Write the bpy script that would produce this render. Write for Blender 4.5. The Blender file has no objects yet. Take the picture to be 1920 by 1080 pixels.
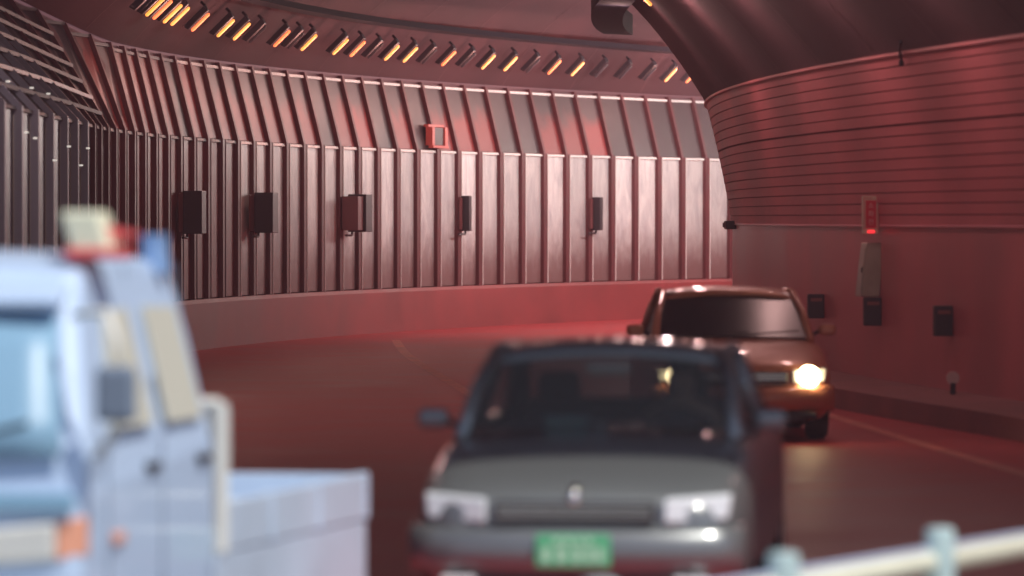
import bpy, bmesh, math, random
from mathutils import Vector, Matrix
random.seed(7)
S = bpy.context.scene
COL = S.collection
R = math.radians
# ------------------------------------------------------------------ camera, sky, sun, exposure
H = 2.1
cd = bpy.data.cameras.new('camera'); cam = bpy.data.objects.new('camera', cd); COL.objects.link(cam)
cd.sensor_width = 36.0; cd.lens = 187.5; cd.clip_start = .5; cd.clip_end = 3000
cam.location = (0, 0, H); cam.rotation_euler = (R(90 - .745), 0, 0)
cd.dof.use_dof = True; cd.dof.focus_distance = 83; cd.dof.aperture_fstop = 1.75
S.camera = cam
W = bpy.data.worlds.new('World'); S.world = W; W.use_nodes = True
SUN_EL, SUN_AZ = 60, 132          # azimuth clockwise from +Y (the sun stands behind and right of the camera)
nt = W.node_tree; bg = nt.nodes['Background']
sky = nt.nodes.new('ShaderNodeTexSky'); sky.sky_type = 'NISHITA'; sky.sun_disc = False
sky.sun_elevation = R(SUN_EL); sky.sun_rotation = R(SUN_AZ)
nt.links.new(sky.outputs[0], bg.inputs[0]); bg.inputs[1].default_value = .13
sd = bpy.data.lights.new('sun', 'SUN'); sd.energy = 3.6; sd.angle = R(.5); sd.color = (1, .95, .86)
sun = bpy.data.objects.new('sun', sd); COL.objects.link(sun)
d = Vector((math.sin(R(SUN_AZ)) * math.cos(R(SUN_EL)), math.cos(R(SUN_AZ)) * math.cos(R(SUN_EL)), math.sin(R(SUN_EL))))
sun.rotation_euler = d.to_track_quat('Z', 'Y').to_euler(); sun.location = (10, -10, 30)
S.view_settings.view_transform = 'Standard'; S.view_settings.look = 'None'
S.view_settings.gamma = 1; S.view_settings.exposure = 0.0
S.cycles.use_denoising = True; S.cycles.max_bounces = 6; S.cycles.diffuse_bounces = 3
S.cycles.sample_clamp_indirect = 4
LAMP_RGB = (1.0, .58, .54); LAMP_W = 46.0

# ------------------------------------------------------------------ helpers
def mat(name, base, rough=.6, metal=0., spec=.5, emit=None, es=0., noise=0., nscale=4., bump=0., bscale=30., coat=0., rnd=0., alpha=1., trans=0., stretch=None):
    m = bpy.data.materials.new(name); m.use_nodes = True
    n, l = m.node_tree.nodes, m.node_tree.links
    b = n['Principled BSDF']
    b.inputs['Base Color'].default_value = (*base, 1); b.inputs['Roughness'].default_value = rough
    b.inputs['Metallic'].default_value = metal; b.inputs['Specular IOR Level'].default_value = spec
    b.inputs['Coat Weight'].default_value = coat; b.inputs['Coat Roughness'].default_value = .06
    b.inputs['Transmission Weight'].default_value = trans; b.inputs['Alpha'].default_value = alpha
    if emit: b.inputs['Emission Color'].default_value = (*emit, 1); b.inputs['Emission Strength'].default_value = es
    src = None
    if noise or bump or rnd:
        tc = n.new('ShaderNodeTexCoord'); mp = n.new('ShaderNodeMapping'); l.new(tc.outputs['Object'], mp.inputs[0])
        if stretch: mp.inputs['Scale'].default_value = stretch
    if noise:
        t = n.new('ShaderNodeTexNoise'); t.inputs['Scale'].default_value = nscale; t.inputs['Detail'].default_value = 6
        l.new(mp.outputs[0], t.inputs['Vector'])
        mr = n.new('ShaderNodeMapRange'); mr.inputs[1].default_value = .3; mr.inputs[2].default_value = .7
        mr.inputs[3].default_value = 1 - noise; mr.inputs[4].default_value = 1 + noise
        l.new(t.outputs['Fac'], mr.inputs[0]); src = mr.outputs[0]
        rr = n.new('ShaderNodeMapRange'); rr.inputs[3].default_value = max(.02, rough - .12); rr.inputs[4].default_value = min(1, rough + .12)
        l.new(t.outputs['Fac'], rr.inputs[0]); l.new(rr.outputs[0], b.inputs['Roughness'])
    if rnd:
        oi = n.new('ShaderNodeObjectInfo'); r2 = n.new('ShaderNodeMapRange')
        r2.inputs[3].default_value = 1 - rnd; r2.inputs[4].default_value = 1 + rnd; l.new(oi.outputs['Random'], r2.inputs[0])
        if src:
            mu = n.new('ShaderNodeMath'); mu.operation = 'MULTIPLY'; l.new(src, mu.inputs[0]); l.new(r2.outputs[0], mu.inputs[1]); src = mu.outputs[0]
        else: src = r2.outputs[0]
    if src:
        vm = n.new('ShaderNodeVectorMath'); vm.operation = 'SCALE'; vm.inputs[0].default_value = base
        l.new(src, vm.inputs['Scale']); l.new(vm.outputs[0], b.inputs['Base Color'])
    if bump:
        t2 = n.new('ShaderNodeTexNoise'); t2.inputs['Scale'].default_value = bscale; t2.inputs['Detail'].default_value = 4
        l.new(mp.outputs[0], t2.inputs['Vector'])
        bp = n.new('ShaderNodeBump'); bp.inputs['Strength'].default_value = bump; bp.inputs['Distance'].default_value = .02
        l.new(t2.outputs['Fac'], bp.inputs['Height']); l.new(bp.outputs[0], b.inputs['Normal'])
    return m

class MB:
    def __init__(s): s.v = []; s.f = []; s.mi = []; s.uv = {}
    def quad(s, *p, mi=0):
        i = len(s.v); s.v += [tuple(q) for q in p]; s.f.append(tuple(range(i, i + len(p)))); s.mi.append(mi)
    def box(s, x0, x1, y0, y1, z0, z1, mi=0, fn=None):
        c = [(x0,y0,z0),(x1,y0,z0),(x1,y1,z0),(x0,y1,z0),(x0,y0,z1),(x1,y0,z1),(x1,y1,z1),(x0,y1,z1)]
        s.hexa(c if fn is None else [fn(*q) for q in c], mi)
    def hexa(s, c, mi=0):
        i = len(s.v); s.v += [tuple(q) for q in c]
        for f in ((0,3,2,1),(4,5,6,7),(0,1,5,4),(1,2,6,5),(2,3,7,6),(3,0,4,7)): s.f.append(tuple(i+k for k in f)); s.mi.append(mi)
    def grid(s, rows, mi=0, close=False, caps=False):
        i = len(s.v); nr = len(rows); nc = len(rows[0])
        for r in rows: s.v += [tuple(q) for q in r]
        for a in range(nr - 1):
            for b in range(nc if close else nc - 1):
                b2 = (b + 1) % nc
                s.f.append((i+a*nc+b, i+a*nc+b2, i+(a+1)*nc+b2, i+(a+1)*nc+b)); s.mi.append(mi)
        if caps:
            s.f.append(tuple(i + b for b in range(nc))[::-1]); s.mi.append(mi)
            s.f.append(tuple(i + (nr-1)*nc + b for b in range(nc))); s.mi.append(mi)
    def tube(s, pts, r, n=10, mi=0):
        pts = [Vector(p) for p in pts]; rows = []
        for k, p in enumerate(pts):
            t = (pts[min(k+1, len(pts)-1)] - pts[max(k-1, 0)]).normalized()
            a = t.cross(Vector((0,0,1))); a = a.normalized() if a.length > .01 else Vector((1,0,0)); b = t.cross(a)
            rk = r[k] if isinstance(r, (list, tuple)) else r
            rows.append([p + a*math.cos(2*math.pi*j/n)*rk + b*math.sin(2*math.pi*j/n)*rk for j in range(n)])
        s.grid(rows, mi, close=True, caps=True)
    def build(s, name, mats, parent=None, smooth=False, bevel=0, sub=0, solid=0, autos=None):
        me = bpy.data.meshes.new(name); me.from_pydata(s.v, [], s.f)
        if not isinstance(mats, (list, tuple)): mats = [mats]
        for m in mats: me.materials.append(m)
        for p, k in zip(me.polygons, s.mi): p.material_index = k; p.use_smooth = smooth
        bm = bmesh.new(); bm.from_mesh(me); bmesh.ops.remove_doubles(bm, verts=bm.verts, dist=.0005)
        bmesh.ops.recalc_face_normals(bm, faces=bm.faces); bm.to_mesh(me); bm.free(); me.update()
        o = bpy.data.objects.new(name, me); COL.objects.link(o)
        if parent: o.parent = parent
        if solid: md = o.modifiers.new('solid', 'SOLIDIFY'); md.thickness = solid; md.offset = 0
        if bevel: md = o.modifiers.new('bevel', 'BEVEL'); md.width = bevel; md.segments = 3; md.limit_method = 'ANGLE'; md.harden_normals = False
        if sub: md = o.modifiers.new('sub', 'SUBSURF'); md.levels = md.render_levels = sub
        return o
def tag(o, label=None, cat=None, group=None, kind=None):
    if label: o['label'] = label
    if cat: o['category'] = cat
    if group: o['group'] = group
    if kind: o['kind'] = kind
    return o
def empty(name, loc, rz=0, **k):
    o = bpy.data.objects.new(name, None); COL.objects.link(o); o.location = loc; o.rotation_euler = (0, 0, rz); o.empty_display_size = .2
    return tag(o, **k)

# ------------------------------------------------------------------ tunnel plan: two wall lines (arc length s, heading)
def make_path(x, y, hf, n=1900, ds=.1):
    P = []
    for i in range(n):
        h = R(hf(y, i*ds)); P.append((x, y, h)); x += math.sin(h)*ds; y += math.cos(h)*ds
    return P
_st = {}
def hl(y, s):
    if y < 74 and 'l' not in _st: return -.2
    _st.setdefault('l', s); return min(85, -.2 + (s - _st['l'])*.66)
def hr(y, s):
    if y < 56 and 'r' not in _st: return -8
    _st.setdefault('r', s); k = s - _st['r']; return min(85, -8 + min(k, 28)*.36 + max(0, k - 28)*.74)
LP = make_path(-5.65, 27, hl); RP = make_path(9.0, 27, hr)
def at(P, s):
    k = s/.1
    if k < 0: x, y, h = P[0]; return x + math.sin(h)*s, y + math.cos(h)*s, h
    i = min(int(k), len(P)-2); f = k - i
    return tuple(P[i][j]*(1-f) + P[i+1][j]*f for j in range(3))
def Lp(s, u, z): x, y, h = at(LP, s); return (x + u*math.cos(h), y - u*math.sin(h), z)
def Rp(s, u, z): x, y, h = at(RP, s); return (x - u*math.cos(h), y + u*math.sin(h), z)
def pair(s): return s if s < 50 else 50 + (s-50)*.89
S0, S1 = -1.5, 150.
def srange(a, b, d):
    n = max(1, int(math.ceil((b-a)/d))); return [a + (b-a)*i/n for i in range(n+1)]
def lean(s):                       # how far the upper left panels stand back from the wall line
    return 1.9*(1-blend(s)) + .30*blend(s)
def blend(s):
    t = min(1, max(0, (s-43)/10)); return t*t*(3-2*t)
ZB = 3.40
def ZT(s): return 5.5*(1-blend(s)) + 4.64*blend(s)
RT = 3.9
def rlean(z): return 0 if z < 1.9 else .40*((z-1.9)/2.0)**1.3

# ------------------------------------------------------------------ materials
M = {}
M['asphalt'] = mat('red_asphalt', (.46, .060, .068), .47, noise=.12, nscale=.8, bump=.1, bscale=14, spec=.06)
M['ground'] = mat('pale_asphalt', (.16, .155, .15), .85, noise=.25, nscale=.6, bump=.2)
M['paint'] = mat('road_paint', (.62, .15, .10), .6, noise=.35, nscale=3)
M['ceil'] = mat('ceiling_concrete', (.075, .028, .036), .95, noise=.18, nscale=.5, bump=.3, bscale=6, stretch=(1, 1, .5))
M['clad'] = mat('terracotta_cladding', (.60, .16, .18), .55, noise=.2, nscale=.35, bump=.06, bscale=8)
M['cladlow'] = mat('lower_cladding', (.55, .14, .155), .38, noise=.2, nscale=.5)
M['kerb'] = mat('kerb_concrete', (.26, .09, .09), .7, noise=.2, nscale=1.5)
M['plinth'] = mat('red_plinth', (.30, .050, .054), .6, noise=.2, nscale=.8)
M['back'] = mat('recess_maroon', (.11, .045, .055), .7)
M['rib'] = mat('rib_maroon', (.11, .018, .024), .55, noise=.15, nscale=2)
M['ribdaylit'] = mat('rib_daylit', (.30, .40, .52), .5)  # blue-grey daylight near the mouth painted into the rib colour
M['raildark'] = mat('rail_grey', (.05, .06, .08), .6)
M['trim'] = mat('bright_edge', (.85, .92, .92), .4)
M['trimy'] = mat('yellow_edge', (.9, .98, .6), .4)
M['dark'] = mat('dark_housing', (.02, .02, .03), .5)
M['facade'] = mat('portal_concrete', (.35, .34, .32), .85, noise=.15, nscale=.5, bump=.2)
def silver_mat():
    m = mat('brushed_panel', (.74, .70, .66), .45, metal=.0)
    n, l = m.node_tree.nodes, m.node_tree.links; b = n['Principled BSDF']
    tc = n.new('ShaderNodeTexCoord'); mp = n.new('ShaderNodeMapping'); mp.inputs['Scale'].default_value = (1.2, 1.2, .5)
    l.new(tc.outputs['Object'], mp.inputs[0])
    t = n.new('ShaderNodeTexNoise'); t.inputs['Scale'].default_value = 2.4; t.inputs['Detail'].default_value = 5; t.inputs['Distortion'].default_value = 1.2
    l.new(mp.outputs[0], t.inputs['Vector'])
    cr = n.new('ShaderNodeValToRGB'); e = cr.color_ramp.elements
    e[0].position = .25; e[0].color = (.50, .58, .62, 1); e[1].position = .62; e[1].color = (.80, .90, .90, 1)
    l.new(t.outputs['Fac'], cr.inputs[0])
    oi = n.new('ShaderNodeObjectInfo'); mr = n.new('ShaderNodeMapRange'); mr.inputs[3].default_value = .72; mr.inputs[4].default_value = 1.12
    l.new(oi.outputs['Random'], mr.inputs[0])
    vm = n.new('ShaderNodeVectorMath'); vm.operation = 'SCALE'; l.new(cr.outputs[0], vm.inputs[0]); l.new(mr.outputs[0], vm.inputs['Scale'])
    # panel colour fades to dull maroon towards the foot
    sx = n.new('ShaderNodeSeparateXYZ'); l.new(tc.outputs['Object'], sx.inputs[0])
    t2 = n.new('ShaderNodeTexNoise'); t2.inputs['Scale'].default_value = 5; l.new(tc.outputs['Object'], t2.inputs['Vector'])
    ad = n.new('ShaderNodeMath'); ad.operation = 'MULTIPLY_ADD'; ad.inputs[1].default_value = .5; l.new(t2.outputs['Fac'], ad.inputs[0]); l.new(sx.outputs['Z'], ad.inputs[2])
    g = n.new('ShaderNodeMapRange'); g.interpolation_type = 'SMOOTHSTEP'; g.inputs[1].default_value = 1.2; g.inputs[2].default_value = 2.5; g.inputs[3].default_value = .93; g.inputs[4].default_value = 0
    l.new(ad.outputs[0], g.inputs[0])
    mx = n.new('ShaderNodeMix'); mx.data_type = 'RGBA'; l.new(g.outputs[0], mx.inputs[0]); l.new(vm.outputs[0], mx.inputs[6]); mx.inputs[7].default_value = (.17, .09, .09, 1)
    l.new(mx.outputs[2], b.inputs['Base Color'])
    bp = n.new('ShaderNodeBump'); bp.inputs['Strength'].default_value = .12; l.new(t.outputs['Fac'], bp.inputs['Height']); l.new(bp.outputs[0], b.inputs['Normal'])
    return m
M['silver'] = silver_mat()
M['maroonp'] = mat('maroon_panel', (.22, .045, .05), .5, noise=.25, nscale=2, rnd=.25)
M['bluep'] = mat('slate_panel', (.03,.045,.07), .4, noise=.2, nscale=2, rnd=.25, metal=.2)
def upper_mat(name, grey, red, top):  # red reflections painted into the panel colour, fading upward
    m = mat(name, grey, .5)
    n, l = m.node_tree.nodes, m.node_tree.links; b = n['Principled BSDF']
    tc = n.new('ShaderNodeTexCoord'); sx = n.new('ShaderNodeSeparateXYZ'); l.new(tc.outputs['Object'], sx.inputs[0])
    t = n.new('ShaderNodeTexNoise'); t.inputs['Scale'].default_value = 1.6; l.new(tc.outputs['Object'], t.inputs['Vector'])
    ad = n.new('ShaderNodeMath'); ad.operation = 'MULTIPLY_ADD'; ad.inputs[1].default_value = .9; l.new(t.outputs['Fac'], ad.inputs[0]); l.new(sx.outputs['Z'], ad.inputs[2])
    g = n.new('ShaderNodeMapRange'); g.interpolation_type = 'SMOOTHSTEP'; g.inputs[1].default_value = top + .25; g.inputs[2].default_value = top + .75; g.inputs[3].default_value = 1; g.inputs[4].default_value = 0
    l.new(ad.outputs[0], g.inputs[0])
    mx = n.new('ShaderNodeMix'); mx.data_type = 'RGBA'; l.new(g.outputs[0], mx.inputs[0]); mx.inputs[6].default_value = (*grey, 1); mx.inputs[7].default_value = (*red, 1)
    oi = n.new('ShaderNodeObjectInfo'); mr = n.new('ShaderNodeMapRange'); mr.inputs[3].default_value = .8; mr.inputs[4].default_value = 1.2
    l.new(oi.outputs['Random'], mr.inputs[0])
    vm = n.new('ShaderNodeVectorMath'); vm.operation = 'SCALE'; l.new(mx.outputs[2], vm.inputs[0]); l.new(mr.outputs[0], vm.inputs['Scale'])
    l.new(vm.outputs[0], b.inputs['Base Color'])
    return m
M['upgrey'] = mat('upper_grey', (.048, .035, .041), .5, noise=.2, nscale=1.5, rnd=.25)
M['upreflect'] = upper_mat('upper_painted_reflection', (.055, .038, .045), (.27, .034, .036), 4.02)
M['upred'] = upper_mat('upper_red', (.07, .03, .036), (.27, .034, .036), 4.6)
M['updark'] = mat('upper_dark', (.018, .028, .042), .5, noise=.2, nscale=2, rnd=.3)

# ------------------------------------------------------------------ setting: ground, road, kerb, markings
g = MB(); g.quad((-400,-300,-.012),(400,-300,-.012),(400,600,-.012),(-400,600,-.012))
tag(g.build('ground', M['ground']), kind='structure')
g = MB(); ss = srange(S0, S1, 1.0)
rows = [[tuple(Vector(Lp(s,0,0)).lerp(Vector(Rp(pair(s),0,0)), t/8)) for t in range(9)] for s in ss]
g.grid(rows); tag(g.build('tunnel_road', M['asphalt']), kind='structure')
def strip(name, pts, w, label=None):
    g = MB(); rows = []
    P = [Vector((x, y, .004)) for x, y in pts]
    for k, p in enumerate(P):
        t = (P[min(k+1, len(P)-1)] - P[max(k-1, 0)]).normalized(); nrm = Vector((t.y, -t.x, 0))
        rows.append([p - nrm*w/2, p + nrm*w/2])
    g.grid(rows); return g.build(name, M['paint'])
def cr(pts, n=14):
    out = []
    for k in range(len(pts)-1):
        p0, p1, p2, p3 = pts[max(k-1,0)], pts[k], pts[k+1], pts[min(k+2,len(pts)-1)]
        for j in range(n):
            t = j/n; out.append(tuple(.5*((2*p1[i]) + (-p0[i]+p2[i])*t + (2*p0[i]-5*p1[i]+4*p2[i]-p3[i])*t*t + (-p0[i]+3*p1[i]-3*p2[i]+p3[i])*t**3) for i in range(2)))
    return out + [pts[-1]]
lane = cr([(1.3,30),(.62,44),(-.5,63.6),(-1.5,80),(-1.84,87.5)]+ [(-2.0,92)])
tag(strip('lane_line', lane, .15), kind='structure')
edge = cr([(5.1,30),(4.2,43.7),(3.5,55),(2.85,68),(2.6,80)] + [Rp(s,1.15,0)[:2] for s in (62,70,78)])
tag(strip('edge_line', edge, .15), kind='structure')
g = MB()
g.grid([[Rp(s,.95,0.0),Rp(s,.93,.22),Rp(s,.0,.25)] for s in srange(S0,130,1.)])
tag(g.build('kerb', M['kerb']), kind='structure')

def vault(s, k, n=28, drop=0.):
    a = Vector(Lp(s, -lean(s), ZT(s)+.10)); b = Vector(Rp(pair(s), rlean(RT), RT))
    t = (1-math.cos(math.pi*k/n))/2; x = abs(2*t-1); q = a.lerp(b, t); z0 = a.z if t < .5 else b.z
    return (q.x, q.y, z0 + (6.75-z0)*(1 - x**2.5) - drop)
# ceiling vault
g = MB()
g.grid([[vault(s, k) for k in range(29)] for s in srange(S0, S1, .6)])
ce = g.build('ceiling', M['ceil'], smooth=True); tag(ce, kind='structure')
# board joints standing a little proud of the vault
g = MB()
for s in srange(4, 112, 3.6):
    g.grid([[vault(s+ds, k, drop=.012) for k in range(1, 28)] for ds in (0, .04)])
M['joint'] = mat('vault_joint', (.13, .06, .07), .8)
g.build('vault_joint', M['joint'], ce)

# portal front
g = MB(); n = 28; inner = []; l = lean(S0)
a = Vector(Lp(S0, -l, ZT(S0)+.10)); b = Vector(Rp(S0, rlean(RT), RT))
inner = [Vector(Lp(S0,-.02,0)), Vector(Lp(S0,-.02,ZB)), a]
inner += [Vector(vault(S0, k)) for k in range(1, 28)]
inner += [b, Vector(Rp(S0, .0, 1.9)), Vector(Rp(S0, 0, 0))]
outer = [Vector((p.x + (p.x-1.9)*3, 25.5, p.z*1.0 if i in (0, len(inner)-1) else max(p.z*1.0, 0)+5.5)) for i, p in enumerate(inner)]
inner = [Vector((p.x, 25.5, p.z)) for p in inner]
back = [p + Vector((0,.8,0)) for p in outer]
g.grid([inner, outer, back])
tag(g.build('portal_front', M['facade']), 'pale concrete portal wall round the mouth of the tunnel', 'portal wall')

# ------------------------------------------------------------------ left wall: ribbed metal panels
wl = empty('panelled_wall', Lp(S0,0,0), label='ribbed silver and maroon panelled wall on the outside of the bend', cat='wall')
wl.location = (0, 0, 0)
g = MB()
g.grid([[Lp(s,0,.8), Lp(s,0,ZB), Lp(s,-lean(s),ZT(s)), Lp(s,-lean(s)-.04,ZT(s)+.12)] for s in srange(S0,S1,1.)])
g.build('backing', M['back'], wl, solid=.0)
g = MB(); g.grid([[Lp(s,.16,0), Lp(s,.14,.74), Lp(s,.10,.80), Lp(s,-.01,.80)] for s in srange(S0,S1,1.)])
g.build('plinth', M['plinth'], wl)
red_at = random.Random(3)
P = 1.2; k = 0; s = 30.0
while s < 96:
    zone = 0 if s < 45.5 else (1 if s < 61.0 else 2)
    P = 2.2 if s < 40 else (1.7 if zone == 0 else 1.2)
    # lower panel
    g = MB(); e = .03
    a0, a1 = s + .215, s + P - .005
    g.hexa([Lp(a0,.0,.82),Lp(a1,.0,.82),Lp(a1,e,.82),Lp(a0,e,.82),Lp(a0,.0,ZB-.05),Lp(a1,.0,ZB-.05),Lp(a1,e,ZB-.05),Lp(a0,e,ZB-.05)])
    g.build('lower_panel', M[('bluep','maroonp','silver')[zone]], wl)
    # bright cap flashing on the lower panel
    g = MB(); g.hexa([Lp(a0,.0,ZB-.05),Lp(a1,.0,ZB-.05),Lp(a1,.075,ZB-.05),Lp(a0,.075,ZB-.05),Lp(a0,.0,ZB-.005),Lp(a1,.0,ZB-.005),Lp(a1,.06,ZB-.005),Lp(a0,.06,ZB-.005)])
    g.build('cap_flashing', M['trim'] if zone == 2 else M['updark'], wl)
    # upper panel
    l0, l1 = lean(s+.11), lean(s+P); g = MB()
    b0, b1 = s + .115, s + P - .005
    f = .02
    zt = ZT(s+.6) - .05; ZS = ZT(s+.6)
    g.hexa([Lp(b0,-.0,ZB+.01),Lp(b1,-.0,ZB+.01),Lp(b1,.02,ZB+.01),Lp(b0,.02,ZB+.01),
            Lp(b0,-l0,zt),Lp(b1,-l1,zt),Lp(b1,-l1+.03,zt),Lp(b0,-l0+.03,zt)])
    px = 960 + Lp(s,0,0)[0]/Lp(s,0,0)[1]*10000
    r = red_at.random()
    mm = 'updark' if s < 49.5 else ('upred' if s < 60 and r < .75 else 'upreflect' if (r < (.85 if px < 960 else .3)) else 'upgrey')
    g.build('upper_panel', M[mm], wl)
    g = MB(); g.hexa([Lp(b0,-l0,zt+.002),Lp(b1,-l1,zt+.002),Lp(b1,-l1+.07,zt+.002),Lp(b0,-l0+.07,zt+.002),
            Lp(b0,-l0,ZS),Lp(b1,-l1,ZS),Lp(b1,-l1+.06,ZS),Lp(b0,-l0+.06,ZS)])
    g.build('top_flashing', M['trim'] if s > 58 else M['updark'], wl)
    # rib: lower pilaster, upper fin, thin bright edge
    rm = M['ribdaylit'] if zone == 0 else M['rib']; tm = M['trimy'] if zone == 0 else (M['trim'] if zone == 2 else M['rib'])
    g = MB(); dpt = .13 if zone == 0 else .10
    g.hexa([Lp(s,.0,.81),Lp(s+.185,.0,.81),Lp(s+.185,dpt,.81),Lp(s,dpt,.81),Lp(s,.0,ZB),Lp(s+.185,.0,ZB),Lp(s+.185,dpt,ZB),Lp(s,dpt,ZB)])
    lx = lean(s)
    g.hexa([Lp(s,.0,ZB),Lp(s+.11,.0,ZB),Lp(s+.11,dpt,ZB),Lp(s,dpt,ZB),Lp(s,-lx,ZT(s)+.06),Lp(s+.11,-lx,ZT(s)+.06),Lp(s+.11,-lx+.08,ZT(s)+.06),Lp(s,-lx+.08,ZT(s)+.06)])
    if zone == 0:
        g.hexa([Lp(s-.02,.0,.81),Lp(s-.002,.0,.81),Lp(s-.002,.032,.81),Lp(s-.02,.032,.81),Lp(s-.02,.0,ZB-.1),Lp(s-.002,.0,ZB-.1),Lp(s-.002,.032,ZB-.1),Lp(s-.02,.032,ZB-.1)], 1)
    elif zone:
        g.hexa([Lp(s+.187,.0,.81),Lp(s+.21,.0,.81),Lp(s+.21,dpt+.012,.81),Lp(s+.187,dpt+.012,.81),Lp(s+.187,.0,ZB),Lp(s+.21,.0,ZB),Lp(s+.21,dpt+.012,ZB),Lp(s+.187,dpt+.012,ZB)], 1)
    g.build('rib', [rm, tm], wl)
    s += P; k += 1
# longitudinal rails of the leaning part near the mouth
for j, t in enumerate((.12, .26, .40, .54, .68, .82)):
    g = MB(); rows = []
    for s in srange(29.5, 48.5, 1.0):
        l = lean(s); u = -l*t + .10; z = ZB + (ZT(s)-ZB)*t
        rows.append([Lp(s,u-.03,z-.03),Lp(s,u+.03,z-.03),Lp(s,u+.03,z+.02),Lp(s,u-.03,z+.02)])
    g.grid(rows, close=True, caps=True)
    g.build('rail', M['raildark'] if j != 1 else M['upreflect'], wl)
M['glint_stud'] = mat('glowing_stud', (.9,.9,.85), .2, emit=(1,.95,.85), es=.7)  # emission paints in the glints on these small studs
for s, u, z in ((33.6,-.55,4.12),(37.2,-.5,4.0),(36,-.2,3.72),(38.3,-.12,3.7),(40.5,-.1,3.68),(36,.12,3.05),(41,.12,3.02),(44.2,.12,3.04),(38.8,.12,2.82),(43,.12,2.8),(34.8,.12,3.1)):
    g = MB(); g.tube([Lp(s,u,z), Lp(s,u+.05,z)], .011, 8); g.build('glint_stud', M['glint_stud'], wl)
# dark wall boxes on the ribbed wall
BOX = ['dark box on the maroon ribs beyond the flatbed truck', 'dark box where the silver panels of the ribbed wall begin', 'widest looking dark box with a red side on the silver panels',
       'narrow dark box below the small red framed box on the ribbed wall', 'narrow dark box on the ribbed wall, farthest into the bend']
M['redside'] = mat('red_brown_side', (.17,.055,.06), .5)
for i, s in enumerate((56.9, 62.8, 69.3, 76.2, 83.4)):
    x, y, h = at(LP, s); o = empty('wall_box', (*Lp(s,.13,1.86)[:2], 1.86), -h, label=BOX[i], cat='box', group='dark boxes along the ribbed wall')
    w = (.30,.32,.34,.16,.18)[i]
    g = MB(); g.box(0, w, .0, .42 if i < 3 else .16, 0, .68); g.build('housing', M['dark'], o, bevel=.012)
    g = MB(); g.box(-.012, (0,0,w-.05,.03,.03)[i], -.35 if i < 3 else -.12, -.005, .03, .64); g.build('side_plate', M['redside'], o, bevel=.01)
    g = MB(); g.box(-.1, .0, .05, .09, .06, .1); g.build('bracket', M['dark'], o)
    g = MB(); g.box(-.1, .0, .05, .09, .56, .6); g.build('bracket', M['dark'], o)
    g = MB(); g.tube([(.05,-.3,-.06),(.05,.08,-.06),(.05,.1,0)], .02); g.build('conduit', M['dark'], o)
# small red framed box on an upper panel
s = 75.0; x, y, h = at(LP, s)
o = empty('cabinet', Lp(s,.06,3.44), -h, label='small red framed cabinet on an upper panel of the ribbed wall', cat='cabinet')
M['redframe'] = mat('red_frame', (.65,.12,.1), .5)
g = MB()
for b in ((0,.10,-.50,.40,.0,.05),(-.10,.0,-.50,.40,.40,.45),(-.06,.08,-.50,-.36,.05,.40),(-.06,.08,.24,.40,.05,.40)): g.box(*b)
g.build('frame', M['redframe'], o, bevel=.006)
g = MB(); g.box(-.08, .05, -.35, .23, .055, .39); g.build('door', M['upgrey'], o, bevel=.004)

# ------------------------------------------------------------------ right wall
wr = empty('cladding_wall', (0,0,0), label='red brown wall clad in long horizontal strips on the inside of the bend', cat='wall')
g = MB(); zs = []
z = 2.02; nb = 0
prof = [(0, .25, 0)]
while z < RT - .02:
    big = abs(z - 2.98) < .065
    zz = min(z + (.125 if True else 0), RT)
    gd, gh = (.035, .022) if big else (.018, .008)
    prof += [(rlean(z)+.016, z + .004, 0), (rlean(zz-gh)+.010, zz - gh, 0), (rlean(zz)-gd, zz - gh*.9, 1), (rlean(zz)-gd, zz - .002, 1)]
    z = zz
rows = []
for s in srange(S0, 125, .8):
    rows.append([Rp(s, u, z) for u, z, _ in prof[1:]])
i0 = len(prof) - 1
g = MB()
for j in range(len(prof) - 2):
    col = [[r[j], r[j+1]] for r in rows]; g.grid(col, 1 if (prof[j+1][2] or prof[j+2][2]) else 0)
M['groove'] = mat('strip_groove', (.42, .11, .125), .8)
g.build('strip_cladding', [M['clad'], M['groove']], wr)
g = MB(); g.grid([[Rp(s,.0,.25), Rp(s,.0,1.2), Rp(s,.0,2.0), Rp(s,.035,2.005), Rp(s,.035,2.022)] for s in srange(S0,125,.8)])
g.build('lower_cladding', M['cladlow'], wr, smooth=False)
g = MB(); g.grid([[Rp(s,rlean(RT)-.03,RT-.02), Rp(s,rlean(RT)+.05,RT-.02), Rp(s,rlean(RT)+.05,RT+.012), Rp(s,rlean(RT)-.03,RT+.03)] for s in srange(S0,125,.8)])
g.build('top_rail', M['clad'], wr)
def s_px(px):   # where on the right wall
    c = [i for i in range(620) if RP[i][1] > 28]
    return min(c, key=lambda i: abs(960 + RP[i][0]/RP[i][1]*10000 - px))*.1
RB = ['black box low on the right wall, right beside the silver car', 'black box low on the right wall, just below the hydrant cabinet', 'black box low on the right wall, nearest the white reflector']
for i, (px, zc, hh) in enumerate(((1545, 1.02, .30), (1650, 1.03, .33), (1785, 1.00, .33))):
    s = s_px(px); x, y, h = at(RP, s)
    o = empty('delineator', Rp(s, .0, zc - hh/2), -h, label=RB[i], cat='wall box', group='black boxes low on the right wall')
    g = MB(); g.box(-.20, -.0, -.08, .05, 0, hh); g.build('housing', M['dark'], o, bevel=.015)
    g = MB(); g.box(-.17, -.03, -.09, -.081, hh-.09, hh-.05); g.build('reflector', M['kerb'], o)
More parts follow.
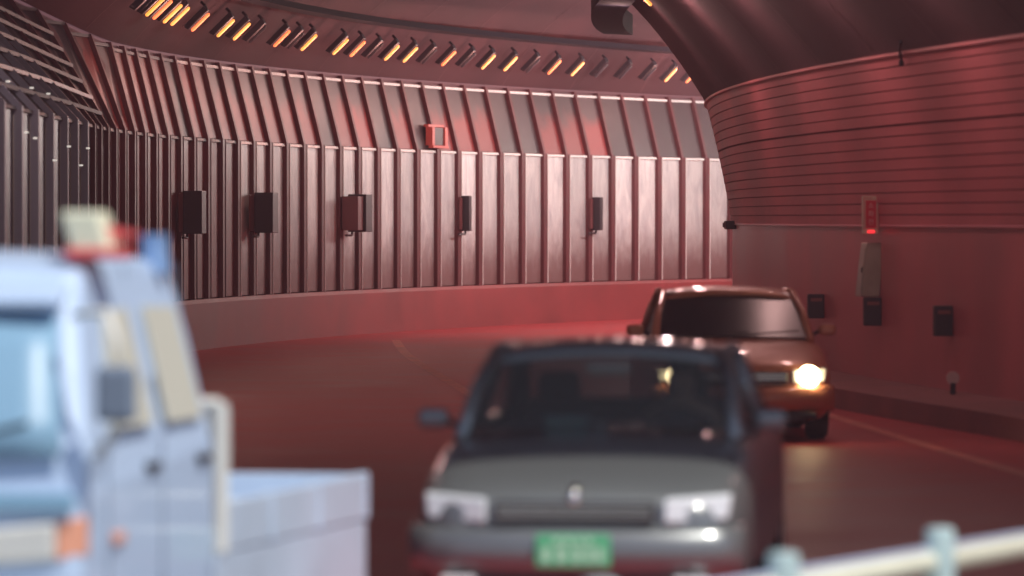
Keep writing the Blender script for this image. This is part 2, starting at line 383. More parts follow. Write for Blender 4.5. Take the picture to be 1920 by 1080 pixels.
# hydrant sign + cabinet
s = s_px(1655); x, y, h = at(RP, s)
M['cream'] = mat('cream_frame', (.62,.50,.40), .5)
M['redp'] = mat('red_panel', (.6,.02,.05), .4)
M['redlit'] = mat('red_lamp', (.8,.05,.05), .4, emit=(1,.03,.04), es=1.6)
M['glyph'] = mat('pale_letter', (.8,.45,.45), .5)
o = empty('hydrant_sign', Rp(s, .04, 1.92), -h, label='upright cream framed red sign with pale vertical Korean lettering on the right wall', cat='sign')
g = MB(); g.box(-.185, -.0, 0, .10, 0, .44); g.build('frame', M['cream'], o, bevel=.01)
g = MB(); g.box(-.155, -.03, -.006, -.001, .07, .39); g.build('face', M['redp'], o)
g = MB()
for a, b, c, e in ((-.176,-.171,.05,.415),(-.014,-.009,.05,.30),(-.176,-.08,.415,.420)): g.box(a, b, -.006, -.001, c, e)
g.build('inner_line', M['redp'], o)
LET = []
for i, chh in enumerate('소화전'):
    cu = bpy.data.curves.new('lettering', 'FONT'); cu.body = chh; cu.size = .075; cu.extrude = .002; cu.align_x = 'CENTER'
    t = bpy.data.objects.new('lettering', cu); COL.objects.link(t); t.parent = o
    t.location = (-.0925, -.009, .305 - i*.095); t.rotation_euler = (R(90), 0, 0); cu.materials.append(M['glyph']); LET.append(t)
dg = bpy.context.evaluated_depsgraph_get()
for q in LET:
    me = bpy.data.meshes.new_from_object(q.evaluated_get(dg)); n_ = bpy.data.objects.new('letter', me); COL.objects.link(n_)
    n_.parent = o; n_.location = q.location; n_.rotation_euler = q.rotation_euler; bpy.data.objects.remove(q)
g = MB(); g.box(-.13, -.05, -.02, -.001, .015, .045); g.build('indicator_lamp', M['redlit'], o, bevel=.004)
o = empty('hydrant_cabinet', Rp(s+.2, .0, 1.2), -h, label='tall pale grey hydrant cabinet under the red sign on the right wall', cat='cabinet')
M['cab'] = mat('cabinet_grey', (.36,.33,.27), .35, metal=.3, noise=.15)
g = MB(); fn = lambda x, y, z: (x - .07*(.62-z)/.62, y, z)
g.box(-.16, .05, -.12, .30, 0, .62, fn=fn); g.build('housing', M['cab'], o, bevel=.012)
g = MB(); g.box(-.168, -.162, -.08, .26, .06, .56, fn=fn); g.build('door', M['cab'], o)
g = MB(); g.box(-.18, -.169, -.05, -.02, .28, .34, fn=fn); g.build('handle', M['dark'], o)
# small black smudge-like camera on the wall edge, reflector, conduit
s = 54.; o = empty('junction_box', Rp(s, .0, 1.94), -at(RP,s)[2], label='small dark fitting on the right wall where it turns out of sight', cat='fitting')
g = MB(); g.box(-.16, -.0, -.3, .9, 0, .13); g.build('housing', M['dark'], o, bevel=.02)
g = MB(); g.box(-.20, -.16, -.2, .1, .03, .10); g.build('cover', M['redside'], o, bevel=.01)
s = s_px(1830); o = empty('reflector', Rp(s, .25, .25), -at(RP,s)[2], label='small pale reflector standing on the kerb at the foot of the right wall', cat='reflector')
M['pale'] = mat('pale_plastic', (.65,.5,.48), .5)
g = MB(); g.tube([(0,0,0),(0,0,.12)], .03); g.build('stem', M['dark'], o)
g = MB(); g.tube([(0,-.01,.17),(0,.02,.17)], .07, 16); g.build('disc', M['pale'], o)
s = s_px(1768); g = MB(); l = rlean(RT)
o = empty('conduit', (0,0,0), label='short dark cable hanging over the top edge of the right wall', cat='cable')
g.tube([Rp(s-.3,l+.12,RT+.11), Rp(s-.1,l+.09,RT+.02), Rp(s+.05,l+.04,RT-.10)], .018)
c = g.build('cable', M['dark'], o)
g = MB(); g.tube([Rp(s+.05,l+.04,RT-.10), Rp(s+.07,l+.035,RT-.13)], .03); g.build('clip', M['dark'], o)

# ------------------------------------------------------------------ lamp rows
M['tube'] = mat('sodium_tube', (1,.6,.3), .4, emit=(1,.17,.05), es=2.0)
M['tubew'] = mat('sodium_core', (1,.8,.5), .4, emit=(1,.33,.05), es=1.9)
M['tubeoff'] = mat('unlit_tube', (.10,.10,.12), .4)
M['tray'] = mat('tray_steel', (.012,.012,.02), .9, spec=.1)
def tray(name, fn, a, b, u, z, label, w=.13, hh=.12):
    g = MB(); g.grid([[fn(s,u-w,z),fn(s,u+w,z+.02),fn(s,u+w,z+hh),fn(s,u-w,z+hh)] for s in srange(a,b,1.)], close=True, caps=True)
    o = g.build(name, M['tray']); tag(o, label, 'cable tray')
    return o
tl = tray('cable_tray', Lp, 2, 110, 1.18, 5.52, 'long dark cable tray above the left row of tunnel lamps')
tr = tray('cable_tray', Rp, 2, 61, 1.95, 5.12, 'wide dark cable tray along the right side of the vault', .24, .34)
def lamp(fn, s, u, z, side, lit, label, group, energy=LAMP_W, core=False, rgb=None):
    P0 = at(LP if side == 1 else RP, s); c, sn = math.cos(P0[2]), math.sin(P0[2])
    base = Vector(fn(s, u, z)); o = empty('tunnel_lamp', base, -P0[2], label=label, cat='lamp', group=group)
    q = side
    # local frame: +x*q inward, y along the tunnel, z up; the fitting slopes up and inward
    def f(a, y, n): ca, sa = math.cos(R(44)), math.sin(R(44)); return (q*(a*ca + n*sa), y, a*sa - n*ca)
    g = MB(); g.hexa([f(-.24,-.09,-.11),f(.24,-.09,-.11),f(.24,.07,-.11),f(-.24,.07,-.11),f(-.21,-.10,-.015),f(.21,-.10,-.015),f(.21,.06,-.015),f(-.21,.06,-.015)])
    g.build('housing', M['dark'], o, bevel=.012)
    g = MB(); g.tube([f(-.19,-.05,.025), f(-.17,-.05,.03), f(.17,-.05,.03), f(.19,-.05,.025)], [.014,.025,.025,.014], 10)
    g.build('tube', M['tubew'] if (lit and core) else (M['tube'] if lit else M['tubeoff']), o, smooth=True)
    g = MB(); g.hexa([f(.2,-.02,-.10),f(.24,-.02,-.10),f(.24,.02,-.10),f(.2,.02,-.10),f(.2,-.02,-.2),f(.24,-.02,-.2),f(.24,.02,-.2),f(.2,.02,-.2)]); g.build('bracket', M['tray'], o)
    if lit and energy:
        ld = bpy.data.lights.new('glow', 'POINT'); ld.energy = energy; ld.color = rgb or LAMP_RGB; ld.shadow_soft_size = .12
        lo = bpy.data.objects.new('glow', ld); COL.objects.link(lo); lo.parent = o; lo.location = f(0, 0, .5)
    return o
ords = ['first','second','third','fourth','fifth','sixth','seventh','eighth','ninth','tenth','eleventh','twelfth','thirteenth','fourteenth','fifteenth','sixteenth','seventeenth','eighteenth','nineteenth','twentieth']
LIT = [48.5,49.7,51.2,52.2,54.6,57.2,58.7,62.1,64.2,66.5,67.7,70.0,71.2,73.6,76.0,77.3,79.8,81.1,86.1,87.2]
for i, s in enumerate(LIT):
    lamp(Lp, s, .75, 5.12, 1, True, 'lit orange lamp, %s of the lit ones from the left in the long row' % ords[i], 'lit orange lamps of the long row', LAMP_W*(.35 if i < 4 else .55), core=i % 3 != 1, rgb=(1,.46,.38))
OFF = [47.0,60.1,63.2,68.9,72.4,74.8,78.6,82.4,83.7,85.0,88.4]
for i, s in enumerate(OFF):
    nl = sum(1 for q in LIT if q < s)
    nm = 'unlit dark lamp just before the first lit one at the left of the long row' if nl == 0 else 'unlit lamp after the %s lit one of the long row%s' % (ords[nl-1], {82.4:', first of three', 83.7:', second of three', 85.0:', third of three'}.get(s, ''))
    lamp(Lp, s, .75, 5.12, 1, False, nm, 'unlit lamps of the long row')
for i, s in enumerate((4,9,14,19,24,29,34)):
    lamp(Lp, s, .75, 5.12, 1, True, 'orange lamp of the long row above the near part of the left wall', 'near lamps of the long row', LAMP_W*(.2 if s < 20 else 1.15))
for i, s in enumerate((4,10,16,22,28,33,38,43,49.2,70,73,76,79,82,85,88,91,95)):  # those past the bend are unseen, added and whitened to light the silver panels
    lamp(Rp, s, 1.52, 5.28, -1, True, 'lit orange lamp at the top edge beside the wide dark tray on the vault' if s == 49.2 else 'unseen lamp high on the right of the vault', 'unseen lamps on the right of the vault' if s != 49.2 else 'lamps on the right of the vault', LAMP_W*(.4 if s < 20 else (1.6 if s < 45 else (.6 if s < 60 else 8.0))), core=True, rgb=(1,.84,.78) if s > 65 else None)

# ------------------------------------------------------------------ vehicles
M['tyre'] = mat('tyre_rubber', (.02,.02,.02), .85)
M['rim'] = mat('wheel_rim', (.5,.5,.52), .3, metal=.8)
M['black'] = mat('black_plastic', (.018,.018,.02), .45)
M['interior'] = mat('car_interior', (.05,.06,.065), .8)
M['chrome'] = mat('chrome', (.8,.8,.8), .12, metal=1)
M['lens'] = mat('clear_lens', (.75,.78,.8), .12, spec=.8)
M['amber'] = mat('amber_lens', (.85,.38,.25), .3)
M['green'] = mat('green_plate', (.10,.55,.26), .45)
M['platew'] = mat('plate_mark', (.5,.85,.6), .5)
M['beam'] = mat('lit_headlamp', (1,.95,.8), .3, emit=(1,.78,.42), es=26)
def glass_mat(name, tint, a, rough=.05):
    m = mat(name, tint, rough, spec=.6, alpha=a); return m
M['glass'] = glass_mat('tinted_windscreen', (.075,.095,.09), .62, .16)
M['glassd'] = glass_mat('dark_windscreen', (.02,.022,.03), .93, .3)
def wheel(parent, x, y, r=.31, w=.2):
    g = MB(); sg = 1 if x > 0 else -1
    prof = [(r*.62,-w/2),(r*.9,-w/2),(r,-w/2+.03),(r,w/2-.03),(r*.9,w/2),(r*.62,w/2)]
    rows = [[(x + q*sg, y + p*math.cos(a), r + p*math.sin(a)) for p, q in prof] for a in [2*math.pi*k/28 for k in range(29)]]
    g.grid(rows); t = g.build('wheel', M['tyre'], parent, smooth=True)
    g = MB()
    rows = [[(x + q*sg, y + p*math.cos(a), r + p*math.sin(a)) for p, q in ((r*.63,w/2-.005),(r*.55,w/2-.03),(r*.2,w/2-.03),(.03,w/2-.01),(.001,w/2-.01))] for a in [2*math.pi*k/28 for k in range(29)]]
    g.grid(rows); g.build('rim', M['rim'], t, smooth=True)
def car(loc, yaw, label, paint, lights_on, glass, width=1.76, ht=1.42, person=False, plate=None, lowtrim=None):
    root = empty('car', loc, yaw, label=label, cat='car', group=None)
    k = width/1.78
    st = [(-2.30,.60,.26,.60),(-2.26,.74,.20,.68),(-2.10,.83,.18,.75),(-1.75,.875,.18,.83),(-1.30,.885,.18,.90),(-.95,.89,.18,.95),(-.2,.89,.18,.95),
          (.9,.89,.18,.96),(1.5,.88,.2,.99),(2.0,.84,.22,1.0),(2.2,.78,.3,.97),(2.27,.66,.38,.88)]
    g = MB(); rows = []
    for y, w, zb, zt in st:
        w *= k; hp = [(0,zb),(.72*w,zb),(.93*w,zb+.03),(w*.985,zb+.12),(w,zb+.5*(zt-zb)),(w*.985,zt-.15),(w*.93,zt-.05),(w*.82,zt-.005),(.5*w,zt+.015),(0,zt+.03)]
        rows.append([(a,y,b) for a,b in hp] + [(-a,y,b) for a,b in hp[-2:0:-1]])
    g.grid(rows, close=True, caps=True); g.build('body', paint, root, smooth=True, sub=1)
    # greenhouse frame as one part: roof, pillars, lower rails
    zr = ht
    A = lambda sx: Vector((sx*.74*k, -.98, .955)); B = lambda sx: Vector((sx*.625*k, -.22, zr-.05))
    C = lambda sx: Vector((sx*.61*k, .78, zr-.05)); D = lambda sx: Vector((sx*.70*k, 1.55, .985))
    g = MB(); rows = []
    for y, w, zc in ((-.30,.615,-.055),(-.18,.64,-.03),(.0,.65,-.008),(.3,.655,0),(.65,.65,-.01),(.84,.62,-.045)):
        rows.append([(w*k*math.sin(t), y - .07*math.cos(t)*(1 if y < .3 else -1)*(1 if abs(y-.3) > .4 else 0), zr + zc - .055*(1-math.cos(t*1.0))*1.6) for t in [(-1+2*j/12)*1.25 for j in range(13)]])
    rows = [[(p[0]/math.sin(1.25), p[1], p[2]) for p in r] for r in rows]
    g.grid(rows); g.build('roof', paint, root, smooth=True, solid=.035)
    g = MB()
    for sx in (-1, 1):
        g.tube([A(sx)+Vector((0,-.03,-.03)), A(sx).lerp(B(sx),.5)+Vector((sx*.015,-.02,.02)), B(sx)], [.042,.038,.038], 8)
        g.tube([B(sx), (B(sx)+C(sx))/2+Vector((sx*.02,0,.01)), C(sx)], .04, 8)
        g.tube([C(sx), C(sx).lerp(D(sx),.5), D(sx)+Vector((0,.03,-.03))], [.05,.07,.08], 8)
        g.tube([Vector((sx*.655*k,.25,zr-.06)), Vector((sx*.80*k,.3,.95))], .04, 8)
        g.tube([A(sx), Vector((sx*.81*k,.3,.955)), D(sx)], .035, 8)
    g.build('pillars', paint, root, smooth=True)
    g = MB(); n = 10; rows = []
    for j in range(6):
        t = j/5; a = A(-1).lerp(B(-1), t); b = A(1).lerp(B(1), t); rows.append([tuple(a.lerp(b, i/n) + Vector((0, -.12*math.sin(math.pi*i/n)*(1-.4*t), .015*math.sin(math.pi*i/n)))) for i in range(n+1)])
    g.grid(rows); ws = g.build('windscreen', glass, root, smooth=True)
    g = MB(); g.tube([(-.55*k,-1.17,.975),(-.1*k,-1.12,1.0),(.15*k,-1.09,1.01)], .009, 6); g.tube([(.0*k,-1.19,.975),(.3*k,-1.12,1.0),(.62*k,-1.05,1.02)], .009, 6); g.build('wiper', M['black'], ws)
    g = MB(); n = 8
    rows = [[tuple(C(-1).lerp(D(-1), t).lerp(C(1).lerp(D(1), t), i/n) + Vector((0,.06*math.sin(math.pi*i/n),.01))) for i in range(n+1)] for t in (0,.33,.66,1)]
    g.grid(rows); g.build('rear_window', glass, root, smooth=True)
    for sx in (-1, 1):
        g = MB(); g.quad(A(sx), B(sx), (sx*.64*k,.25,zr-.06), (sx*.79*k,.3,.955)); g.quad((sx*.64*k,.25,zr-.06), C(sx), D(sx), (sx*.79*k,.3,.955))
        g.build('side_window', glass, root)
        m = MB(); m.box(sx*.92*k-.085, sx*.92*k+.085, -.80, -.72, .97, 1.08); mo = m.build('door_mirror', paint, root, bevel=.04)
        m = MB(); m.tube([(sx*.78*k,-.72,.98),(sx*.86*k,-.74,1.02)], .02, 6); m.build('mirror_arm', M['black'], mo)
    # front end
    g = MB(); rows = []
    for i in range(13):
        t = -1 + i/6; x = t*.86*k; y = -2.37 + .16*abs(t)**3
        rows.append([(x,y+.1,.30),(x,y+.005,.31),(x,y-.02,.40),(x,y,.50),(x,y+.06,.53),(x,y+.16,.53)])
    g.grid(rows); g.build('bumper', paint, root, smooth=True, solid=.02)
    g = MB(); g.box(-.62*k,.62*k,-2.345,-2.25,.20,.295); g.build('air_intake', M['black'], root, bevel=.02)
    g = MB(); g.box(-.42*k,.42*k,-2.345,-2.22,.56,.665); gr = g.build('grille', M['black'], root, bevel=.02)
    g = MB(); [g.box(-.40*k,.40*k,-2.356,-2.347,zz,zz+.012) for zz in (.585,.61,.635)]; g.build('grille_bar', M['chrome'], gr)
    g = MB(); g.tube([(0,-2.36,.655),(0,-2.30,.72),(0,-2.26,.74)], [.028,.03,.015], 8); g.build('emblem', M['chrome'], root, smooth=True)
    for sx in (-1, 1):
        g = MB(); g.hexa([(sx*.46*k,-2.335,.55),(sx*.78*k,-2.20,.57),(sx*.78*k,-2.08,.57),(sx*.46*k,-2.18,.55),(sx*.46*k,-2.31,.68),(sx*.80*k,-2.15,.70),(sx*.80*k,-2.05,.70),(sx*.46*k,-2.15,.68)])
        hl_ = g.build('headlight', M['lens'], root, bevel=.02)
        if lights_on:
            g = MB(); g.tube([(sx*.62*k,-2.32,.62),(sx*.62*k,-2.24,.62)], .10, 20); g.build('lit_bulb', M['beam'], hl_)
        g = MB(); g.box(sx*.60*k-.09, sx*.60*k+.09, -2.36, -2.28, .225, .285); g.build('fog_light', M['lens'] if plate else M['black'], root, bevel=.015)
        wheel(root, sx*.76*k, -1.42); wheel(root, sx*.76*k, 1.32)
    if plate:
        g = MB(); g.box(-.19,.19,-2.42,-2.40,.335,.50); pl = g.build('number_plate', plate, root, bevel=.008)
        g = MB()
        for x0, x1, z0, z1 in ((-.10,-.06,.455,.485),(-.045,.0,.455,.485),(.02,.05,.455,.485),(.065,.10,.455,.485),(-.155,-.115,.36,.44),(-.08,-.035,.36,.44),(.0,.04,.36,.44),(.065,.10,.36,.44),(.12,.155,.36,.44)):
            g.box(x0,x1,-2.424,-2.421,z0,z1)
        g.build('plate_mark', M['platew'], pl)
    # interior
    g = MB(); g.box(-.72*k,.72*k,-.95,-.50,.80,.93); g.build('dashboard', M['interior'], root, bevel=.05)
    for sx in (-1, 1):
        g = MB(); g.box(sx*.36-.24, sx*.36+.24, .02, .55, .45, .60); g.box(sx*.36-.23, sx*.36+.23, .48, .62, .55, 1.05); g.build('seat', M['interior'], root, bevel=.05)
        g = MB(); g.box(sx*.36-.12, sx*.36+.12, .55, .64, 1.07, 1.24); g.build('headrest', M['interior'], root, bevel=.04)
    g = MB(); g.box(-.6,.6,1.05,1.2,.6,1.08); g.build('rear_seat', M['interior'], root, bevel=.05)
    g = MB(); c = Vector((.36,-.38,.92)); ax = Vector((0,.85,.5)).normalized(); u = Vector((1,0,0)); v = ax.cross(u)
    pts = [c + u*math.cos(a)*.18 + v*math.sin(a)*.18 for a in [2*math.pi*j/24 for j in range(25)]]; g.tube(pts, .014, 8)
    g.build('steering_wheel', M['black'], root)
    g = MB(); g.box(-.12,.12,-.33,-.30,zr-.17,zr-.11); g.build('rear_mirror', M['chrome'] if plate else M['black'], root, bevel=.015)
    return root
M['pgrey'] = mat('grey_green_paint', (.19,.205,.21), .36, metal=.4, coat=.5)
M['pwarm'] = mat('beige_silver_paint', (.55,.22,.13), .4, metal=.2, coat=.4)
dark = car((.56, 29.35, 0), R(-6), 'dark grey green saloon with a green number plate leaving the tunnel', M['pgrey'], False, M['glass'], plate=M['green'])
g = MB(); g.box(-.30,-.06,-.86,-.84,.96,1.04); g.build('teal_reflection', mat('painted_teal_sheen', (.2,.38,.36), .5), dark, bevel=.01)  # teal windscreen reflection put in as a coloured slab
g = MB(); g.tube([(.0,-.9,.93),(.0,-.9,1.02)], [.05,.035], 10); g.build('dash_ornament', mat('dash_grey', (.3,.4,.4), .5), dark)
back = car((2.10, 52.3, 0), R(1.5), 'orange lit silver saloon with its headlamps on behind the dark saloon', M['pwarm'], True, M['glassd'], width=1.8)

# driver of the dark car
def person(parent_like):
    loc = parent_like.matrix_world
    Mx = Matrix.Translation(parent_like.location) @ Matrix.Rotation(parent_like.rotation_euler.z, 4, 'Z')
    root = empty('person', Mx @ Vector((.36,.25,.55)), parent_like.rotation_euler.z, label='driver in a dark shirt behind the wheel of the dark saloon', cat='person')
    V = [(0,0,.07),(0,.06,.22),(0,.07,.38),(0,.05,.48),(0,.03,.56),(0,-.0,.64),(0,.0,.74)]; rr = [.15,.145,.16,.13,.055,.085,.075]
    E = [(i,i+1) for i in range(6)]
    def chain(start, pts, rad):
        prev = start
        for p, r in zip(pts, rad): V.append(p); rr.append(r); E.append((prev, len(V)-1)); prev = len(V)-1
        return prev
    for sx in (-1,1):
        w = chain(3, [(sx*.18,.05,.46),(sx*.24,-.12,.26),(sx*.18,-.48,.36),(sx*.17,-.55,.38)], [.06,.048,.035,.032])
        for j in range(4):
            chain(w, [(sx*(.155-.01*j),-.60,.405-.02*j),(sx*(.135-.01*j),-.625,.40-.02*j)], [.011,.009])
        chain(w, [(sx*.14,-.565,.42),(sx*.125,-.59,.43)], [.012,.010])
        chain(0, [(sx*.10,-.12,.05),(sx*.12,-.46,.08),(sx*.12,-.62,-.25)], [.09,.07,.05])
    me = bpy.data.meshes.new('body'); me.from_pydata(V, E, []); o = bpy.data.objects.new('body', me); COL.objects.link(o); o.parent = root
    md = o.modifiers.new('skin', 'SKIN'); 
    for i, sv in enumerate(me.skin_vertices[0].data): sv.radius = (rr[i], rr[i]*.85); sv.use_root = (i == 0)
    o.modifiers.new('sub', 'SUBSURF').levels = 1; o.modifiers['sub'].render_levels = 2
    me.materials.append(mat('skin', (.45,.30,.22), .6))
    g = MB(); rows = []
    for z, a, b in ((.0,.175,.14),(.2,.175,.145),(.36,.20,.15),(.45,.19,.13),(.50,.10,.09)):
        rows.append([(a*1.05*math.cos(t), .05 + b*1.1*math.sin(t), z) for t in [2*math.pi*j/16 for j in range(16)]])
    g.grid(rows, close=True, caps=True); g.build('shirt', mat('dark_shirt', (.08,.09,.10), .8), root, smooth=True, sub=1)
    g = MB(); rows = []
    for z, a in ((.68,.093),(.74,.098),(.79,.08),(.82,.04)):
        rows.append([(a*math.cos(t), .015 + a*math.sin(t), z) for t in [2*math.pi*j/14 for j in range(14)]])
    g.grid(rows, close=True, caps=True); g.build('hair', mat('black_hair', (.02,.018,.016), .7), root, smooth=True, sub=1)
person(dark)

# flatbed truck on the left
M['tpaint'] = mat('pale_blue_paint', (.52,.66,.88), .45, coat=.4)
M['twhite'] = mat('truck_white', (.80,.79,.74), .45)
M['tglass'] = mat('sky_painted_glass', (.24,.42,.58), .4, spec=.5)  # sky reflection painted into the glass colour
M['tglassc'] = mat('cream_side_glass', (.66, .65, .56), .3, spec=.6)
M['tgrey'] = mat('mirror_grey', (.20,.25,.33), .5)
M['tred'] = mat('pink_red_plastic', (.8,.12,.12), .4)
M['tbed'] = mat('bed_blue_grey', (.54,.65,.80), .5, noise=.1, nscale=2)
T = empty('flatbed_truck', (-2.58, 22.0, 0), R(-12.0), label='pale blue crew cab flatbed truck with beacons on its roof', cat='truck')
CW = .84
# cab profile (y, z) from the front foot round the roof to the rear foot, with half width per height
def hw(z): return CW - max(0, (z-1.15))*.235
prof = [(-.02,.42),(-.05,.62),(-.03,.95),(.02,1.12),(.20,1.47),(.36,1.74),(.50,1.86),(.80,1.915),(1.4,1.92),(1.85,1.895),(1.97,1.82),(2.03,1.6),(2.08,1.1),(2.10,.8),(2.10,.42)]
g = MB(); rows = []
for y, z in prof:
    w = hw(z); cy = .06
    rows.append([(-w,y+(cy if y<1 else -cy),z-.0),(-w*.93,y+.01*(1 if y<1 else -1),z+(.02 if z>1.8 else 0)),(-w*.5,y,z+(.035 if z>1.8 else 0)),(0,y-(.03 if y<.5 else 0),z+(.045 if z>1.8 else 0)),(w*.5,y,z+(.035 if z>1.8 else 0)),(w*.93,y+.01*(1 if y<1 else -1),z+(.02 if z>1.8 else 0)),(w,y+(cy if y<1 else -cy),z)])
g.grid(rows)
for sx in (0, -1):   # side skins
    side = [r[sx] for r in rows]; c = Vector((side[0][0]*1.0, 1.05, .42))
    lows = []
    n = len(side)
    for a in range(n//2):
        p, q, r_, t = side[a], side[a+1], side[n-2-a], side[n-1-a]
        g.v += [p, q, r_, t]; i = len(g.v)-4
        if a + 1 < n-2-a: g.f.append((i,i+1,i+2,i+3)); g.mi.append(0)
        elif a+1 == n-2-a: g.v = g.v[:-4]+[p,q,t]; g.f.append((len(g.v)-3,len(g.v)-2,len(g.v)-1)); g.mi.append(0)
g.build('cab', M['tpaint'], T, smooth=False, bevel=.02)
def cabpt(y, z, off=.012, sx=1): return (sx*(hw(z)+off), y, z)
# windscreen
g = MB(); rows = []
for t in (0,.25,.5,.75,1):
    y = -.01 + .345*t; z = 1.13 + .57*t; w = hw(z)*.90
    rows.append([(w*q, y - .03*(1-q*q) - .012 - .02*abs(math.sin(t*3.14)), z) for q in [-1,-.75,-.5,-.25,0,.25,.5,.75,1]])
g.grid(rows); ws = g.build('windscreen', M['tglass'], T, smooth=True, solid=.01)
g = MB(); g.tube([(-.5,-.07,1.12),(-.1,.0,1.22),(.0,.02,1.26)], .012, 6); g.tube([(.1,-.08,1.12),(.45,.0,1.22),(.6,.02,1.26)], .012, 6); g.build('wiper', M['black'], ws)
g = MB(); g.hexa([(-.66,.26,1.72),(.66,.26,1.72),(.66,.42,1.78),(-.66,.42,1.78),(-.66,.24,1.76),(.66,.24,1.76),(.66,.42,1.84),(-.66,.42,1.84)]); g.build('sun_visor', M['tpaint'], T, bevel=.02)
for sx in (-1, 1):
    a = [(.42,1.22),(.50,1.30),(.68,1.70),(1.05,1.72),(1.08,1.22)]
    g = MB(); g.quad(*[cabpt(y,z,.012,sx) for y,z in a]); w1 = g.build('door_window', M['tglassc'], T, solid=.012)
    a = [(1.30,1.22),(1.30,1.72),(1.80,1.71),(1.86,1.22)]
    g = MB(); g.quad(*[cabpt(y,z,.012,sx) for y,z in a]); g.build('rear_side_window', M['tglassc'], T, solid=.012)
    for y0, y1, nm in ((.36,1.17,0),(1.19,1.98,1)):
        g = MB()
        for (ya,za),(yb,zb) in (((y0,.5),(y0,1.18)),((y1,.5),(y1,1.9))):
            g.quad(cabpt(ya,za,.006,sx), cabpt(ya+.014,za,.006,sx), cabpt(yb+.014,zb,.006,sx), cabpt(yb,zb,.006,sx))
        d_ = g.build('door_seam', M['tgrey'], T, solid=.004)
        g = MB(); g.box(sx*(CW+.005) - .02, sx*(CW+.005) + .02, y1-.22, y1-.06, 1.02, 1.06); g.build('door_handle', M['black'], T, bevel=.01)
    # mirror on its arm
    g = MB(); g.tube([(sx*.76,.14,1.70),(sx*.95,-.02,1.72),(sx*1.0,-.04,1.60),(sx*1.0,-.04,1.25),(sx*.86,.12,1.12)], .018, 8); ar = g.build('mirror_arm', M['twhite'], T, smooth=True)
    g = MB(); g.box(sx*1.0-.085, sx*1.0+.085, -.09, -.02, 1.27, 1.50); g.build('mirror', M['tgrey'], ar, bevel=.03)
    # lamps
    g = MB(); g.hexa([(sx*.40,-.085,.68),(sx*.74,-.065,.70),(sx*.74,.0,.70),(sx*.40,.0,.68),(sx*.40,-.085,.82),(sx*.74,-.065,.86),(sx*.74,.0,.86),(sx*.40,.0,.82)]); g.build('headlamp', M['twhite'], T, bevel=.02)
    g = MB(); g.hexa([(sx*.745,-.06,.70),(sx*.85,.02,.72),(sx*.85,.06,.72),(sx*.745,.0,.70),(sx*.745,-.06,.86),(sx*.85,.02,.88),(sx*.85,.06,.88),(sx*.745,.0,.86)]); g.build('turn_signal', M['amber'], T, bevel=.01)
    g = MB(); g.box(sx*(CW+.012)-.012, sx*(CW+.012)+.012, .42, .56, .74, .79); g.build('side_marker', M['amber'], T, bevel=.008)
    wheel(T, sx*.70, .62, .30, .19); wheel(T, sx*.68, 3.6, .27, .3)
g = MB(); g.hexa([(-.82,-.075,.90),(.82,-.075,.90),(.82,-.03,.90),(-.82,-.03,.90),(-.82,-.06,.98),(.82,-.06,.98),(.82,-.03,.98),(-.82,-.03,.98)]); g.build('front_band', M['tglass'], T, bevel=.01)
g = MB(); g.box(-.82,.82,-.16,.0,.34,.56); g.build('bumper', M['twhite'], T, bevel=.04)
g = MB(); g.hexa([(-.4,-.088,.66),(.4,-.088,.70),(.4,-.05,.70),(-.4,-.05,.66),(-.4,-.088,.70),(.4,-.088,.76),(.4,-.05,.76),(-.4,-.05,.70)]); g.build('red_band', M['tred'], T)
g = MB(); g.box(-.80,.80,2.16,5.0,.62,.70); g.box(-.35,-.25,2.1,4.9,.45,.62); g.box(.25,.35,2.1,4.9,.45,.62); g.build('load_bed', M['tbed'], T)
for sx in (-1,1):
    g = MB(); x = sx*.82; g.box(x-.018,x+.018,2.2,5.0,.60,.82)
    for y in (2.22,3.1,4.0,4.95): g.box(x-.03,x+.03,y-.025,y+.025,.60,.83)
    g.build('side_board', M['tbed'], T, bevel=.008)
    g = MB(); g.box(x-.012,x+.012,2.12,4.98,.26,.595); g.build('side_skirt', M['tbed'], T, bevel=.008)
g = MB(); g.box(-.82,.82,4.98,5.02,.60,.82); g.build('tail_board', M['tbed'], T, bevel=.008)
g = MB()
for x in (-.82,.82): g.tube([(x,2.22,.6),(x,2.22,1.27)], .04, 10)
g.tube([(-.82,2.22,1.26),(.82,2.22,1.26)], .035, 10); g.tube([(-.82,2.22,1.0),(.82,2.22,1.0)], .025, 8); g.box(-.84,.86,2.20,2.24,.98,1.25)
g.build('headboard', M['twhite'], T)
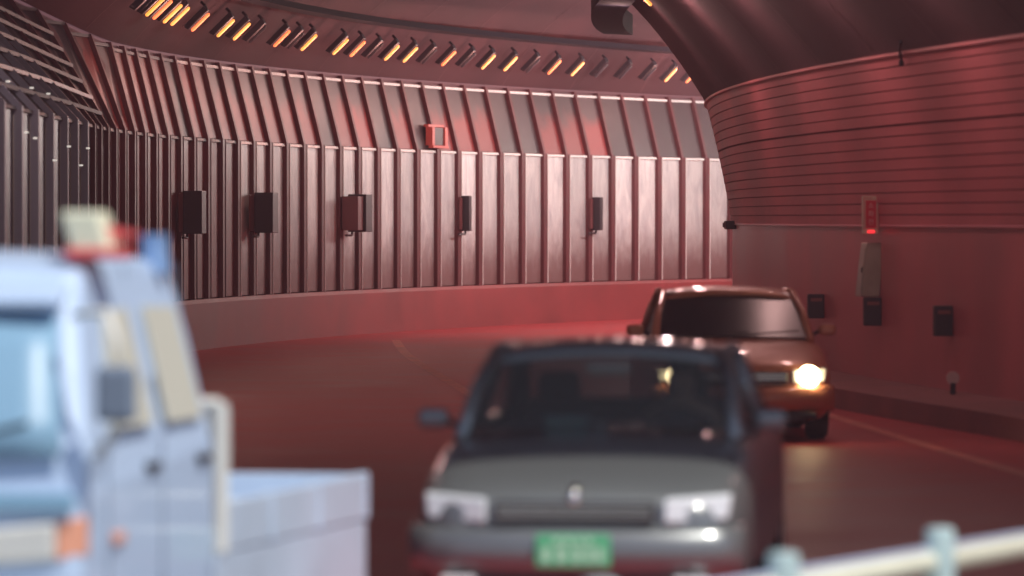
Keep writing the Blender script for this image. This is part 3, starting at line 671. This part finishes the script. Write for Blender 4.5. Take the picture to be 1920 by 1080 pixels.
# roof furniture
g = MB(); fn = lambda x,y,z: (x + (2.21-z)*.30, y, z)
g.box(.55,.72,.62,.80,2.02,2.20, fn=fn); g.v = [(x,y,z-.07) for x,y,z in g.v]; bb = g.build('warning_board', mat('cream_panel', (.85,.83,.62), .4), T, bevel=.02)
g = MB(); g.box(.58,.82,.60,.84,1.99,2.035); g.v = [(x,y,z-.06) for x,y,z in g.v]; g.build('board_foot', M['tred'], bb, bevel=.01)
g = MB(); g.hexa([(.74,.70,2.07),(.88,.70,2.085),(.88,.73,2.085),(.74,.73,2.07),(.74,.70,2.13),(.88,.70,2.10),(.88,.73,2.10),(.74,.73,2.13)]); g.v = [(x,y,z-.06) for x,y,z in g.v]; g.build('red_pointer', M['tred'], bb)
g = MB(); g.tube([(.66,1.72,1.86),(.66,1.72,1.98),(.66,1.72,2.03)], [.07,.055,.06], 16); g.build('roof_beacon', mat('blue_beacon', (.22,.36,.62), .3), T, smooth=False)

# ------------------------------------------------------------------ guard rail bottom right
M['post'] = mat('post_paint', (.52,.66,.66), .5, noise=.08); M['rail'] = mat('rail_cream', (.80,.78,.62), .45, noise=.06)
M['railb'] = mat('rail_blue', (.50,.56,.74), .4)
G = empty('guard_rail', (1.10,21.6,0), label='pale pipe guard rail with capped posts at the bottom right corner', cat='guard rail')
dx, dy = .77, 1.7
for i in (-1, 0, 1, 2, 3):
    g = MB(); X, Y = dx*i, dy*i
    g.tube([(X,Y,0),(X,Y,.72),(X,Y,.745),(X,Y,.75)], [.066,.066,.06,.03], 18); p = g.build('post', M['post'], G, smooth=False)
    g = MB(); g.tube([(X,Y,.0),(X,Y,.02)], .11, 14); g.build('foot_plate', M['post'], p)
a = Vector((dx*-1.6, dy*-1.6, 0)); b = Vector((dx*3.6, dy*3.6, 0))
for z, r_, m_ in ((.60,.045,'rail'),(.34,.045,'rail')):
    g = MB(); off = Vector((-.06,-.06,0)); g.tube([a+off+Vector((0,0,z)), b+off+Vector((0,0,z))], r_, 14); g.build('rail', M[m_], G, smooth=True)
g = MB(); g.tube([a+Vector((-.06,-.05,.655)), b+Vector((-.06,-.05,.655))], .014, 8); g.build('rail_cover', M['railb'], G, smooth=True)

# ------------------------------------------------------------------ air of the tunnel
g = MB(); g.box(-30, 70, -2, 190, -1.2, 9.5)
hz = bpy.data.materials.new('tunnel_air'); hz.use_nodes = True; n = hz.node_tree.nodes; n.remove(n['Principled BSDF'])
v = n.new('ShaderNodeVolumePrincipled'); v.inputs['Density'].default_value = .0019; v.inputs['Color'].default_value = (.85,.50,.56,1); v.inputs['Anisotropy'].default_value = .3
hz.node_tree.links.new(v.outputs[0], n['Material Output'].inputs['Volume'])
tag(g.build('haze', hz), kind='stuff')
